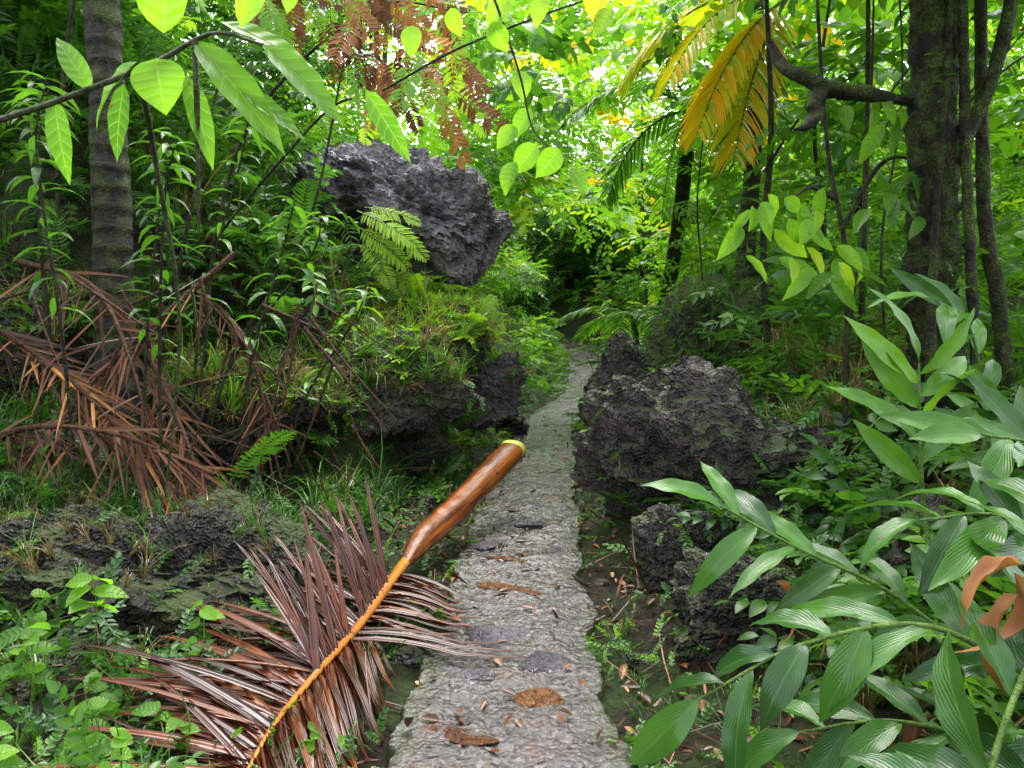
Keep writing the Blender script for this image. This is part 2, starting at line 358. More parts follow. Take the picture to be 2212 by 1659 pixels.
# ---------- rocks ----------
_ico={}
def ico(sub):
    if sub not in _ico:
        bm=bmesh.new(); bmesh.ops.create_icosphere(bm,subdivisions=sub,radius=1)
        _ico[sub]=(np.array([v.co[:] for v in bm.verts]),[[v.index for v in f.verts] for f in bm.faces]); bm.free()
    return _ico[sub]
def rock(name,c,size,rz,seed,mat,sub=6,npl=16,tilt=(0,0),disp=1.,parent=None,sharp=14):
    r2=np.random.default_rng(seed); V,F=ico(sub)
    n=nz(r2.normal(size=(npl,3))); dd=r2.uniform(.62,.98,npl)
    dt=np.maximum(V@n.T,.05); rr=dd/dt; 
    r=-np.log(np.exp(-rr*sharp).sum(1))/sharp; r=np.clip(r,.3,1.25)
    W=V*r[:,None]*np.asarray(size)
    s=min(size); big=min(1,s*3)
    f=fbm(W*1.1/s+seed,4,seed)*.20*s+ (1-np.abs(vnoise(W*3.4/s+3,seed+5))*2)*.06*s - np.abs(fbm(W*7+5,4,seed+9,.65))*.075*big - np.maximum(vnoise(W*19,seed+4),.1)**1.5*.035*big+fbm(W*40,2,seed+2)*.009*big
    W=W+nz(V/np.asarray(size))*(f*disp)[:,None]
    cz,sz=math.cos(rz),math.sin(rz); 
    Rz=np.array([[cz,-sz,0],[sz,cz,0],[0,0,1]]); a,b=tilt
    Rx=np.array([[1,0,0],[0,math.cos(a),-math.sin(a)],[0,math.sin(a),math.cos(a)]]); Ry=np.array([[math.cos(b),0,math.sin(b)],[0,1,0],[-math.sin(b),0,math.cos(b)]])
    W=W@(Rz@Rx@Ry).T+np.asarray(c)
    me=bpy.data.meshes.new(name); me.from_pydata(W.tolist(),[],F); me.materials.append(mat)
    ob=bpy.data.objects.new(name,me); bpy.context.scene.collection.objects.link(ob); 
    if parent: ob.parent=parent
    return W
def rocktop(W,n,seed=0,thr=.0):
    r2=np.random.default_rng(seed); c=W.mean(0); s=W[W[:,2]>c[2]+thr*(W[:,2].max()-c[2])]; return s[r2.integers(0,len(s),n)]
W_over=rock('overhanging_boulder',(-1.36,9.0,2.80),(1.50,1.0,.70),-.1,3,M_rock2,6,14,(0,.30),1.35,sharp=22)
W_o2=rock('boulder',(-2.5,9.2,2.45),(1.2,.9,.95),.4,8,M_rock2)
W_o3=rock('boulder',(-1.6,8.9,1.95),(.85,.6,.8),.2,9,M_rockg)
W_l1=rock('rock_ledge',(-1.22,6.9,.88),(.98,.75,.46),.12,12,M_rock,6,18)
W_l2=rock('rock_ledge',(-2.15,6.3,.75),(1.05,.75,.55),-.15,17,M_rockd,6,18)
W_l3=rock('rock_ledge',(-1.0,8.0,1.25),(.85,.7,.5),-.15,18,M_rock,6,18)
W_l4=rock('rock_ledge',(-3.4,6.3,1.1),(1.1,.7,.8),.25,19,M_rockd,6,18)
W_l5=rock('rock_ledge',(-4.6,6.2,1.6),(1.0,.7,.9),.25,20,M_rockd,5,18)
rock('boulder',(-1.1,7.4,.2),(.5,.5,.35),.3,23,M_rockd,5)
W_s1=rock('boulder',(-.26,8.5,.80),(.42,.5,.44),.3,21,M_rockg,6,14,(0,.3))
rock('boulder',(-.05,10.4,.22),(.28,.3,.28),.1,22,M_rock,5)
W_bl=rock('boulder',(-2.0,3.95,.16),(1.20,.55,.46),.1,25,M_rockd,disp=1.2)
rock('boulder',(-1.75,3.1,-.06),(.5,.35,.25),.4,27,M_rockd,5)
rock('boulder',(-1.3,4.75,.0),(.45,.3,.25),-.3,28,M_rockd,5)
rock('boulder',(-.95,10.6,1.0),(.7,.6,.8),.1,26,M_rockm,5)
W_r1=rock('boulder',(1.24,5.5,.35),(.92,.62,.76),-.25,31,M_rock,6,14,(0,.12),1.3)
W_r2=rock('boulder',(2.3,5.4,.35),(.9,.6,.66),.2,35,M_rock)
W_r3=rock('boulder',(1.20,8.4,.72),(.48,.5,.60),.5,41,M_rock,6,14,(0,-.35))
rock('boulder',(1.60,10.4,.9),(.45,.4,.5),.5,46,M_rockg,5,14,(0,-.5))
W_m=rock('mossy_boulder',(2.0,8.2,1.15),(.66,.6,.95),.2,43,M_rockm,6,14,(0,.2))
W_r4=rock('boulder',(.97,4.5,.10),(.34,.32,.36),.2,51,M_rock)
W_r5=rock('boulder',(1.17,3.55,.05),(.46,.4,.44),-.2,57,M_rock)
rock('boulder',(1.9,3.6,.1),(.5,.4,.45),.7,58,M_rock,5)
rock('boulder',(-.95,5.6,-.02),(.4,.3,.16),.1,63,M_rock,5)
rock('boulder',(.85,7.0,.1),(.25,.3,.25),.1,64,M_rock,5)
rock('boulder',(-.75,6.2,.0),(.25,.25,.16),.1,65,M_rockd,5)
bmv,bmf=ico(2); me_v=[];me_f=[];off=0
for i in range(260):
    x=R(-2.2,2.2);y=R(2,11)
    if abs(x-np.interp(y,PY,PX))<.42: continue
    s=R(.015,.06)*R(.6,1.6); W=bmv*np.array([s,s*R(.6,1),s*R(.4,.8)])*(1+.25*vnoise(bmv*1.7+i,i))[:,None]+[x,y,float(H(np.array([x]),np.array([y]))[0])]
    me_v+=W.tolist(); me_f+=[[q+off for q in f] for f in bmf]; off+=len(bmv)
me=bpy.data.meshes.new('loose_stones'); me.from_pydata(me_v,[],me_f); me.materials.append(M_rock); bpy.context.scene.collection.objects.link(bpy.data.objects.new('loose_stones',me))
M_flag=rockmat('wet_flagstone',(.08,.07,.078),(.24,.215,.24),-.2,.08,.4,.9)
M_flag2=rockmat('brown_flagstone',(.12,.045,.018),(.32,.14,.05),-.2,.12,.4,.6)
for i,(x,y,w,l,mt) in enumerate([(.12,7.09,.14,.07,0),(.10,5.62,.13,.07,0),(-.2,5.05,.08,.06,0),(.26,4.95,.07,.08,0),(-.02,4.75,.14,.035,1),(-.02,4.23,.17,.05,1),(-.055,3.57,.17,.12,0),(.137,3.28,.10,.075,0),(-.14,3.16,.07,.05,0),(.105,2.94,.09,.07,1),(-.19,2.66,.13,.045,1),(.2,6.2,.08,.06,0),(.0,8.2,.1,.1,0)]):
    rock('flagstone',(x,y,.026),(w,l,.026),R(-.4,.4),70+i,(M_flag,M_flag2)[mt],4,7,(R(-.05,.05),R(-.06,.06)),.35,sharp=40)
# ---------- world, light, camera ----------
sc=bpy.context.scene
w=bpy.data.worlds.new('World'); sc.world=w; w.use_nodes=True; nt=w.node_tree; bg=nt.nodes['Background']
sk=nt.nodes.new('ShaderNodeTexSky'); sk.sky_type='NISHITA'; sk.sun_disc=False; sk.sun_elevation=math.radians(62); sk.sun_rotation=math.radians(10); sk.dust_density=4; sk.air_density=1.2
hs=nt.nodes.new('ShaderNodeHueSaturation'); hs.inputs['Saturation'].default_value=.3; hs.inputs['Value'].default_value=5.2
nt.links.new(sk.outputs[0],hs.inputs['Color']); nt.links.new(hs.outputs[0],bg.inputs[0]); bg.inputs[1].default_value=.15
L=bpy.data.lights.new('sun','SUN'); L.energy=1.5; L.angle=math.radians(50); L.color=(1,.99,.96)
lo=bpy.data.objects.new('sun',L); sc.collection.objects.link(lo)
from mathutils import Vector
az=math.radians(10); el=math.radians(62)
sd=Vector((math.sin(az)*math.cos(el),math.cos(az)*math.cos(el),math.sin(el)))
lo.rotation_euler=sd.to_track_quat('Z','Y').to_euler()
cam=bpy.data.cameras.new('camera'); co=bpy.data.objects.new('camera',cam); sc.collection.objects.link(co); sc.camera=co
cam.angle=math.radians(67); cam.clip_end=1000; cam.clip_start=.05
co.location=(0,0,1.5); co.rotation_euler=(math.radians(90-4.4),0,0)
sc.view_settings.view_transform='Standard'; sc.view_settings.look='None'; sc.view_settings.exposure=0
# ================= FOLIAGE =================
T_ov=[sprigT(9,.42,.17,.095) for _ in range(4)]
T_big=[sprigT(7,.45,.24,.15) for _ in range(3)]
T_la=[sprigT(12,.5,.22,.05,spread=1.1) for _ in range(4)]
T_sm=[sprigT(12,.28,.07,.045) for _ in range(4)]
T_fe=[fernT(18,.7,.17),fernT(22,.9,.2),fernT(15,.5,.16)]
T_gr=[tuftT(16,.4,.010),tuftT(12,.55,.012,.9),tuftT(20,.28,.008,.5)]
T_bigH=[sprigT(7,.45,.24,.15,lo=False) for _ in range(3)]
T_ovH=[sprigT(9,.42,.17,.09,lo=False) for _ in range(3)]
def scatter(acc,pos,Ts,smin,smax,tint,upb=.3,hint=None,jit=.14,upj=.25):
    # only the part of the valley that can be seen from the path is planted
    x,y,z=pos.T; keep=(np.abs(x)<.74*y+1.6)&(z<2.5+.47*y)
    pos=pos[keep]; tint=np.broadcast_to(tint,(len(keep),))[keep]
    if hint is not None: hint=hint[keep]
    N=len(pos); k=rng.integers(0,len(Ts),N)
    d=rng.normal(size=(N,3)); d[:,2]=d[:,2]*.5+upb; 
    if hint is not None: d=d+hint
    up=np.array([0,0,1.])+rng.normal(size=(N,3))*upj
    F=frames(d,up); s=R(smin,smax,N); ti=tint+rng.normal(size=N)*jit*.6
    for j in range(len(Ts)):
        mk=k==j
        if mk.any(): acc.inst(Ts[j],F[mk],pos[mk],s[mk],ti[mk])
def uprightF(N,tilt=.15):
    a=R(0,6.28,N); ca,sa=np.cos(a),np.sin(a); z=nz(np.stack([rng.normal(size=N)*tilt,rng.normal(size=N)*tilt,np.ones(N)],-1))
    x=nz(np.cross(np.stack([ca,sa,0*a],-1),z)); y=np.cross(z,x); return np.stack([x,y,z],-1)
def ptint(p,base,amp=.18,f=.55,s=77): return base+amp*fbm(p*f,2,s)
def onground(x,y,h0,h1,pw=1.):
    z=H(x,y)+h0+(h1-h0)*R(0,1,len(x))**pw; return xyz(x,y,z)
def dpath(x,y): return x-np.interp(y,PY,PX)
def region(N,x0,x1,y0,y1,dmin=.6):
    x=R(x0,x1,N);y=R(y0,y1,N);m=np.abs(dpath(x,y))>dmin; return x[m],y[m]
a=Acc()
x,y=region(2500,-10,-1.6,6.1,15,1.5); p=onground(x,y,.03,1.0,1.5); scatter(a,p,T_ov+T_sm,.6,1.1,ptint(p,.40),.4)
x,y=region(1500,-10,-2.4,6.3,13,1.7); p=onground(x,y,.05,1.6,1.2); scatter(a,p,T_la,.7,1.2,ptint(p,.38),.2)
x,y=region(1700,-7,-1.4,6.0,8.0,1.5); p=onground(x,y,.0,.4); scatter(a,p,T_sm+T_fe[2:],.5,1.1,ptint(p,.40),.4)
x,y=region(1100,-6,-.9,8.8,13,.9); p=onground(x,y,.0,.4); scatter(a,p,T_sm+T_ov,.5,.9,ptint(p,.5),.4)
x,y=region(1900,-6.0,-1.1,1.5,6,1.05); m=~(np.hypot((x+2.0)/1.1,(y-3.95)/.5)<1); x,y=x[m],y[m]; p=onground(x,y,.0,.2); scatter(a,p,T_sm,.4,.95,ptint(p,.40),.5)
for C,n,rr,tb in (((-2.6,8.2,2.1),70,.4,.45),((-1.2,8.2,1.8),80,.28,.80),((-3.2,8.6,2.9),80,.45,.42),((-3.0,8.9,3.5),50,.35,.5)):
    p=np.array(C)+rng.normal(size=(n,3))*rr*np.array([1,.5,.6]); scatter(a,p,T_sm+T_la+T_fe[2:],.5,.9,tb,.2)
# plants standing behind and on top of the overhanging boulder
p=np.array((-1.7,9.9,3.3))+rng.normal(size=(170,3))*np.array([1.0,.3,.45]); scatter(a,p,T_ov+T_la+T_fe,.6,1.1,ptint(p,.60),.3)
a.build('hillside_undergrowth',M_far)
a=Acc()
x,y=region(2300,1.9,9,4.2,14,1.5); m=~((np.abs(x/y-.545)<.045)&(y<5)); x,y=x[m],y[m]; p=onground(x,y,.02,1.1,1.5); scatter(a,p,T_ov+T_sm+T_la,.55,1.05,ptint(p,.50),.4)
x,y=region(1200,2.2,10,6,15,1.6); p=onground(x,y,.5,2.6,1.0); scatter(a,p,T_ov+T_la+T_bigH,.7,1.1,ptint(p,.62),.2)
x,y=region(1000,1.2,3.5,2.0,5.5,1.1); p=onground(x,y,.0,.35); scatter(a,p,T_sm+T_ovH,.4,.85,ptint(p,.45),.5)
x,y=region(700,1.2,4,5.8,10,1.0); p=onground(x,y,.0,.4); scatter(a,p,T_sm+T_la,.4,.9,ptint(p,.56),.5)
a.build('bank_undergrowth',M_far)
def clumps(acc,C,rad,per,Ts,smin,smax,tb,upb=.0,tamp=.18):
    N=len(C); tc=ptint(C,tb,tamp)+rng.normal(size=N)*.06
    o=rng.normal(size=(N,per,3)); o=o/np.linalg.norm(o,axis=-1,keepdims=True)*(R(.25,1,(N,per,1))**.5)
    o*=np.asarray(rad).reshape(N,1,1)*np.array([1,1,.62])
    p=(C[:,None]+o).reshape(-1,3); hint=nz(o.reshape(-1,3))*1.1
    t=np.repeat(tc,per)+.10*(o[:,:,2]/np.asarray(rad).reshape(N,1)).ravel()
    scatter(acc,p,Ts,smin,smax,t,upb,hint)
a=Acc()
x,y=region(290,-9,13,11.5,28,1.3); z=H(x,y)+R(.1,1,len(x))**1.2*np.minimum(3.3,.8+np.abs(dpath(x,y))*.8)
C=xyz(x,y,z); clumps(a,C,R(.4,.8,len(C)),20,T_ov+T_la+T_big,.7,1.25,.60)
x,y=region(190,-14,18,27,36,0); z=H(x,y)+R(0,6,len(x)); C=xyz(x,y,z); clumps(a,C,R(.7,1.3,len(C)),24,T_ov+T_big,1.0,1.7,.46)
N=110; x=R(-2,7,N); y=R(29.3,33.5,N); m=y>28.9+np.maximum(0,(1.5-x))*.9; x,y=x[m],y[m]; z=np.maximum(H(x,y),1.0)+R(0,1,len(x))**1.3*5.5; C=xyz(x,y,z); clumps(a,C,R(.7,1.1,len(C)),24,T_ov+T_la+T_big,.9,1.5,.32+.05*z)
N=1500; yy_=R(9.2,27,N); dd_=np.where(R(0,1,N)<.65,-1,1)*R(.50,1.6,N); x=np.interp(yy_,PY,PX)+dd_
p=xyz(x,yy_,H(x,yy_)+R(0,.22,N)*np.abs(dd_)); scatter(a,p,T_sm+T_fe[2:],.5,1.1,ptint(p,.56),.5)
a.build('forest_foliage',M_far)
a=Acc()
N=280; x=R(-12,20,N);y=R(14,34,N); z=R(3.0,14,N); C=xyz(x,y,z)
m=(np.abs(dpath(x,y))>1.5)|(z>3.5); C=C[m]
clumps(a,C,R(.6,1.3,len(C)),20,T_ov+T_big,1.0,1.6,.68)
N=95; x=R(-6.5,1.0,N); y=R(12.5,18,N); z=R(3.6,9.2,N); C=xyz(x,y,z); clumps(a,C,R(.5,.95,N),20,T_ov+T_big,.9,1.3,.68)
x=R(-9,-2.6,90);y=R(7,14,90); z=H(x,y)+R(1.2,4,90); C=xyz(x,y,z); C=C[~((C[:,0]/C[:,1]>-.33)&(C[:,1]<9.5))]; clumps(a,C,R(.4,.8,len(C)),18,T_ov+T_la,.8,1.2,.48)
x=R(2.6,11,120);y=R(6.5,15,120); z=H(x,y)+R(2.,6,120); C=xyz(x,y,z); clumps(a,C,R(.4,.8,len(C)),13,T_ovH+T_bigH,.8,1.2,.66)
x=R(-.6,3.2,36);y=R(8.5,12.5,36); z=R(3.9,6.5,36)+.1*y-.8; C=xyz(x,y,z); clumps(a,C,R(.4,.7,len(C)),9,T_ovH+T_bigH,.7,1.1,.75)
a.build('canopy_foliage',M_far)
# --- ferns & grasses
a=Acc()
x,y=region(420,-7,8,4.6,26,.95); p=onground(x,y,.05,.4)
scatter(a,p,T_fe,.5,1.0,ptint(p,.52),.5)
a.build('ferns',M_far)
a=Acc(); dry=Acc()
def gr_at(acc,p,tb,smin,smax,tilt=.25,amp=.15):
    N=len(p); F=uprightF(N,tilt); k=rng.integers(0,3,N); s=R(smin,smax,N); ti=ptint(p,tb,amp,1.5)
    for j in range(3):
        mk=k==j
        if mk.any(): acc.inst(T_gr[j],F[mk],p[mk],s[mk],ti[mk])
def grass(acc,N,x0,x1,y0,y1,dmin,tb,smin=.6,smax=1.2):
    x,y=region(N,x0,x1,y0,y1,dmin); m=fbm(xyz(x,y,0*x)*1.1,2,33)>-.15; x,y=x[m],y[m]; gr_at(acc,xyz(x,y,H(x,y)-.01),tb,smin,smax)
grass(a,600,-4.6,-1.4,6.2,9,1.3,.50,.4,.9); grass(a,650,-3.5,-.9,3.8,6.4,.95,.38,.5,1.0)
grass(a,700,.5,5,4,12,.7,.50,.5,1.0); grass(a,1300,-5,6,9,26,.55,.55,.4,.9); grass(a,700,-4,-.6,1.5,5,.6,.42,.3,.6); grass(a,500,.4,3,1.5,5.5,.46,.42,.15,.4)
for W,n,tb in ((W_l1,360,.68),(W_l2,300,.55),(W_l3,380,.74),(W_l4,200,.5),(W_s1,40,.66)):
    p=rocktop(W,n,n,.2); p=p-[0,0,.02]; gr_at(a,p,tb,.35,.8,.75,.22); gr_at(dry,rocktop(W,n//2,5,.0),.5,.4,.85,1.0,.3)
p=rocktop(W_m,60,3,.4); gr_at(a,p,.5,.3,.6,.4); gr_at(a,rocktop(W_bl,34,3,.3),.45,.25,.5,.4); gr_at(dry,rocktop(W_bl,40,4,.3),.3,.3,.5,.6)
gr_at(a,rocktop(W_r2,110,3,.2),.5,.4,.8,.4); gr_at(dry,rocktop(W_r2,80,4,.2),.55,.5,1.,.7)
p=rocktop(W_over,24,3,.85); gr_at(a,p,.5,.3,.6,.4); p=rocktop(W_o2,120,3,.4); gr_at(a,p,.5,.4,.8,.4)
a.build('grass',M_far)
grass(dry,180,1.6,3.4,5.6,8,1.2,.6,.8,1.4); grass(dry,260,-3.5,-1.2,5.5,9,1.2,.4); grass(dry,120,-3,-.6,9,15,.6,.6,.4,.9); grass(dry,120,1.2,3.2,2.5,5,1.1,.3,.4,.8); grass(dry,200,-3.5,-.9,2.0,5,.8,.25,.3,.7)
dry.build('dry_grass',M_straw)
a=Acc()
for W,n in ((W_l1,300),(W_l2,380),(W_l3,300),(W_l4,420),(W_l5,420),(W_r1,110),(W_m,200),(W_bl,70),(W_r2,160),(W_r3,50),(W_r4,40),(W_r5,50),(W_o3,120)):
    p=rocktop(W,n,n+1,-.2); scatter(a,p,T_sm,.25,.7,ptint(p,.46,.2,2),-.2)
p=rocktop(W_l3,380,9,.1); scatter(a,p,T_sm+T_fe[2:],.4,.8,.78,.3)
p=rocktop(W_l1,220,9,.3); scatter(a,p,T_sm,.4,.8,.72,.3)
p=rocktop(W_l4,200,9,.3); scatter(a,p,T_ov+T_fe[2:],.4,.8,.44,.1)
x=R(-2.6,-.5,420); y=R(6.0,7.4,420); m=dpath(x,y)<-.55; x,y=x[m],y[m]; p=xyz(x,y,H(x,y)+R(0,.1,len(x))); scatter(a,p,T_sm+T_fe[2:],.3,.6,.30,.4)
a.build('creeping_plants',M_far)
a=Acc(); lf=[leafLo(.10,.045,.5),leafLo(.07,.04,.3),leafLo(.16,.02,.4)]
x=R(-4,4,8800);y=R(1.5,12,8800); m=(np.abs(dpath(x,y))>.37)|(R(0,1,8800)<.30); x,y=x[m],y[m]; on=np.abs(dpath(x,y))<.37
z=np.where(on,np.interp(y,PY,PZ)+.040,H(x,y)+.02)
scatter(a,xyz(x,y,z),lf,.3,.95,R(.0,.75,len(x)),.03,upj=.2)
N=1000; x=R(-3,3,N); y=R(2,9,N); m=np.abs(dpath(x,y))>.3; x,y=x[m],y[m]; st=[strip_path([(0,0,0),(.0,.5,.02),(.03,1,0)],[.012,.012,.008],np.array([0,0,1.]),0,.6)]
p=xyz(x,y,H(x,y)+.03); scatter(a,p,st,.1,.45,R(.1,.6,len(x)),.02,upj=.2)
a.build('leaf_litter',M_litter)
a=Acc()
x,y=region(3800,-1.6,1.7,1.8,10,.375); m=fbm(xyz(x,y,0*x)*2,2,5)>-.4; x,y=x[m],y[m]; p=onground(x,y,.01,.07); scatter(a,p,T_sm,.15,.45,ptint(p,.48,.14,2),.7)
a.build('seedlings',M_far)
# ---------- fallen palm frond ----------
fr=empty('fallen_palm_frond')
RA=[(0.0,6.0,.51),(-.33,5.2,.30),(-.54,4.6,.20),(-.63,4.1,.15),(-.70,3.5,.12),(-.77,2.95,.13),(-.81,2.55,.14),(-.82,2.25,.12)]
a=Acc(); tube(a,RA[:3]+[(-.60,4.25,.16)],[.106,.102,.098,.088,.06,.028],50,24,.5,.85,rough=.05)
m,nt=newmat('sheath')
at=nt.nodes.new('ShaderNodeAttribute'); at.attribute_name='lv'; mp=nt.nodes.new('ShaderNodeMapping'); mp.inputs['Scale'].default_value=(3.,2.6,1); nt.links.new(at.outputs['Vector'],mp.inputs[0])
mp2=nt.nodes.new('ShaderNodeMapping'); mp2.inputs['Scale'].default_value=(14,3.,1); nt.links.new(at.outputs['Vector'],mp2.inputs[0])
n1=noi(nt,1,6,.65,mp.outputs[0]);n2=noi(nt,1,6,.7,mp2.outputs[0])
c=mixc(nt,ramp(nt,BW(.42,.60),n1),(.055,.013,.006),(.25,.065,.014)); c=mixc(nt,mth(nt,'MULTIPLY',ramp(nt,BW(.5,.75),n2),.5),c,(.42,.18,.03)); c=mixc(nt,ramp(nt,BW(.60,.66),noi(nt,22,5,.7)),c,(.028,.010,.007))
out(nt,princ(nt,c,.16,bump(nt,n2,.4,.006),.42)); a.build('leaf_sheath',m,fr)
a=Acc(); d=nz(np.array(RA[0])-np.array(RA[1])); F=frames(d[None],[0,0,1.])[0]; an=np.linspace(0,2*np.pi,24,endpoint=False)
ring=lambda r,o:np.array([F@np.array([math.cos(t)*r,o+.012*math.sin(t*3),math.sin(t)*r*.85]) for t in an])+np.array(RA[0])
V=np.vstack([ring(.107,-.04),ring(.110,.02),ring(.092,.02),ring(.075,-.03),ring(.001,-.03)]); Q=[]
for i in range(4):
    for j in range(24): Q.append((i*24+j,i*24+(j+1)%24,(i+1)*24+(j+1)%24,(i+1)*24+j))
m,nt=newmat('cut_stem'); out(nt,princ(nt,mixc(nt,noi(nt,40),(.30,.27,.03),(.55,.50,.10)),.4))
a.add(V,np.array(Q),np.zeros((len(V),3))); a.build('cut_end',m,fr)
a=Acc(); tube(a,RA[2:],[.042,.030,.023,.017,.011,.006],60,10,.5,flat=.7,rough=.03)
m,nt=newmat('rachis'); out(nt,princ(nt,mixc(nt,ramp(nt,BW(.56,.66),noi(nt,12,6,.7)),mixc(nt,ramp(nt,BW(.3,.7),noi(nt,3,5,.6)),(.28,.075,.012),(.50,.21,.03)),(.07,.02,.008)),.2,None,.4)); a.build('rachis',m,fr)
a=Acc(); rp=cr(RA[2:],200); tg=nz(np.gradient(rp,axis=0))
def leaflet(acc,p,d,L,W,grav,tint,nrm,fl=.35,seg=7,ground=True):
    pts=[np.array(p,float)]; d=nz(d).copy(); st=L/seg
    for i in range(seg):
        d=nz(d+np.array([0,0,-grav])); q=pts[-1]+d*st
        if ground:
            g=float(H(np.array([q[0]]),np.array([q[1]]),False)[0])+.05
            if abs(dpath(q[0],q[1]))<.42: g=max(g,.055)
            if q[2]<g: q[2]=g+R(0,.01)
        pts.append(q)
    wd=W*np.interp(np.linspace(0,1,seg+1),[0,.1,.5,.85,1],[.75,1,.95,.5,.05])
    acc.add(*strip_path(pts,wd,nrm,tint,fl))
for i in range(120):
    s=.20+.79*i/119; k=int(s*199); p=rp[k]-[0,0,.008]; t=tg[k]; side=nz(np.cross(t,[0,0,1.]))
    for sg in (-1,1):
        dirx=side*sg; path=dirx[0]>0; cl=.35*math.sin(i*.75)+R(-.12,.12)
        if path:
            if s<.40: d=dirx+t*(R(.0,.25)+cl*.6)+np.array([0,0,.12]); L=R(.38,.58); g=.10
            else: d=dirx*.7+t*(1.35+cl)+np.array([0,0,R(.0,.22)]); L=R(.5,.75); g=.09
            if i in (34,37,41): L=.85; d=dirx+t*-.05+np.array([0,0,.12])
        else:
            d=dirx*.9+t*(R(-.6,.1)+cl)+np.array([0,0,R(.0,.4)]); L=R(.5,.92)*(1-.3*abs(s-.5)); g=.04
        leaflet(a,p,d,L,R(.012,.023),g,R(.15,.65),np.array([0,0,1.])+dirx*.4,.6)
for i in range(36):
    k=int(R(.25,.6)*199); p=rp[k]; leaflet(a,p,np.array([R(-.85,-.25),R(.3,.9),R(.5,1.0)]),R(.5,.8),R(.010,.018),.03,R(.2,.55),np.array([0.4,-1,.3]))
a.build('leaflets',M_frond,fr)
# ---------- dead palm fronds on left bank ----------
def deadfrond(pts,n,L,down=.5,tb=(.1,.8)):
    e=empty('dead_palm_frond'); a=Acc(); tube(a,pts,[.024,.018,.013,.006],24,7); a.build('rachis',M_brown,e)
    a=Acc(); rp=cr(pts,100); tg=nz(np.gradient(rp,axis=0))
    for i in range(n):
        k=int((.1+.88*i/n)*99); t=tg[k]; s=nz(np.cross(t,[0,0,1.]))*(1 if i%2 else -1)
        d=s*R(.2,1.0)+t*R(.3,1.2)+rng.normal(size=3)*.3+np.array([0,-R(0,.3),-down*R(.0,1.3)])
        leaflet(a,rp[k],d,L*R(.4,1.1),R(.005,.012),.03,R(*tb),np.array([0,-1,.6]),seg=5,ground=False)
    a.build('leaflets',M_dead,e)
deadfrond([(-1.95,5.5,2.0),(-2.4,5.2,1.5),(-2.75,4.9,1.05),(-3.0,4.6,.6)],50,.75,.5,(.0,.7))
deadfrond([(-3.5,5.5,1.95),(-2.8,5.2,1.75),(-2.4,4.9,1.2),(-2.2,4.7,.6)],50,.7,.5,(.0,.65))
deadfrond([(-3.9,5.3,1.5),(-3.3,5.0,1.45),(-2.7,4.8,1.1),(-2.2,4.6,.7)],50,.8,.3,(.0,.75))
deadfrond([(-2.5,5.4,1.25),(-2.2,5.0,.95),(-2.0,4.8,.65),(-1.9,4.6,.4)],44,.55,.5,(.0,.6))
deadfrond([(-2.2,5.6,1.7),(-1.9,5.5,1.4),(-1.75,5.4,1.0),(-1.7,5.3,.7)],36,.5,.9,(.0,.6))
deadfrond([(-3.3,4.7,.75),(-2.8,4.5,.9),(-2.3,4.5,.85),(-1.8,4.6,.6)],56,.55,.6,(.0,.6))
deadfrond([(-3.2,5.0,1.3),(-2.8,4.8,1.2),(-2.4,4.7,.85),(-2.0,4.6,.45)],44,.6,.2,(.2,.9))
a=Acc()
for i in range(90):
    x=R(-3.8,-1.2);y=R(4.7,6.0);z=R(.4,1.9); d=nz(np.array([R(-.6,.8),R(-.3,.1),R(-1.2,-.1)]))*R(.35,.9)
    tube(a,[(x,y,z),np.array([x,y,z])+d*.5+rng.normal(size=3)*.01,np.array([x,y,z])+d],[R(.004,.016),.004],6,5)
a.build('fallen_dry_stalks',M_brown)
# ---------- hero plants ----------
def leafat(acc,p,d,L,W,droop=.6,fold=.3,tint=.5,up=(0,0,1),rows=10,cols=5,peak=.42,wav=.008,tip=1.):
    T=leafT(L,W,rows,cols,droop,fold,peak,wav,tip,R(0,6)); F=frames(np.array([d],float),np.array([up],float)+rng.normal(size=(1,3))*.1)
    acc.inst(T,F,np.array([p],float),[1.],[tint])
def ginger(name,pts,n,L,W,tint,side=(0,0,1),t0=.15,rad=.009,spread=.9,droop=.7):
    e=empty(name); a=Acc(); tube(a,pts,[rad,rad*.8,rad*.4],24,8); a.build('stem',M_stem,e)
    a=Acc(); rp=cr(pts,100); tg=nz(np.gradient(rp,axis=0)); sd=np.array(side,float)
    for i in range(n):
        s=t0+(1-t0)*i/(n-1); k=min(99,int(s*99)); t=tg[k]; x=nz(np.cross(t,sd))*(1 if i%2 else -1)
        sp=spread*(1-.75*(s>.97))
        d=x*sp*R(.6,1.15)+t*R(.6,1.1)+np.array([0,0,R(-.25,.15)])
        leafat(a,rp[k],d,L*R(.75,1.2)*(.8+.2*math.sin(s*3)),W*R(.8,1.1),droop*R(.3,1.9),.35,tint-.06+R(-.16,.14),sd+rng.normal(size=3)*.35,16,5,.45,.014)
    a.build('leaves',M_hero,e)
ginger('ginger_plant',[(1.45,1.75,.42),(1.15,1.95,.70),(.80,2.0,.66),(.50,2.0,.50)],13,.36,.088,.36,(0,-.5,1),.08)
ginger('ginger_plant',[(1.6,2.5,.35),(1.30,2.6,.58),(1.0,2.65,.72),(.74,2.7,.86)],11,.36,.082,.44,(0,-.6,1),.2)
ginger('ginger_plant',[(.95,1.55,.25),(1.12,1.7,.58),(1.35,1.85,.85),(1.55,2.0,1.05)],13,.36,.088,.36,(0,-.6,1),.1)
ginger('ginger_plant',[(1.66,2.9,.3),(1.62,3.0,.8),(1.59,3.0,1.15),(1.58,3.0,1.35)],9,.40,.085,.68,(0,-1,.1),.4,.010,.9,.5)
ginger('ginger_plant',[(2.0,2.6,.4),(1.85,2.6,.9),(1.7,2.5,1.1),(1.5,2.45,1.15)],11,.36,.09,.45,(0,-.6,1),.2)
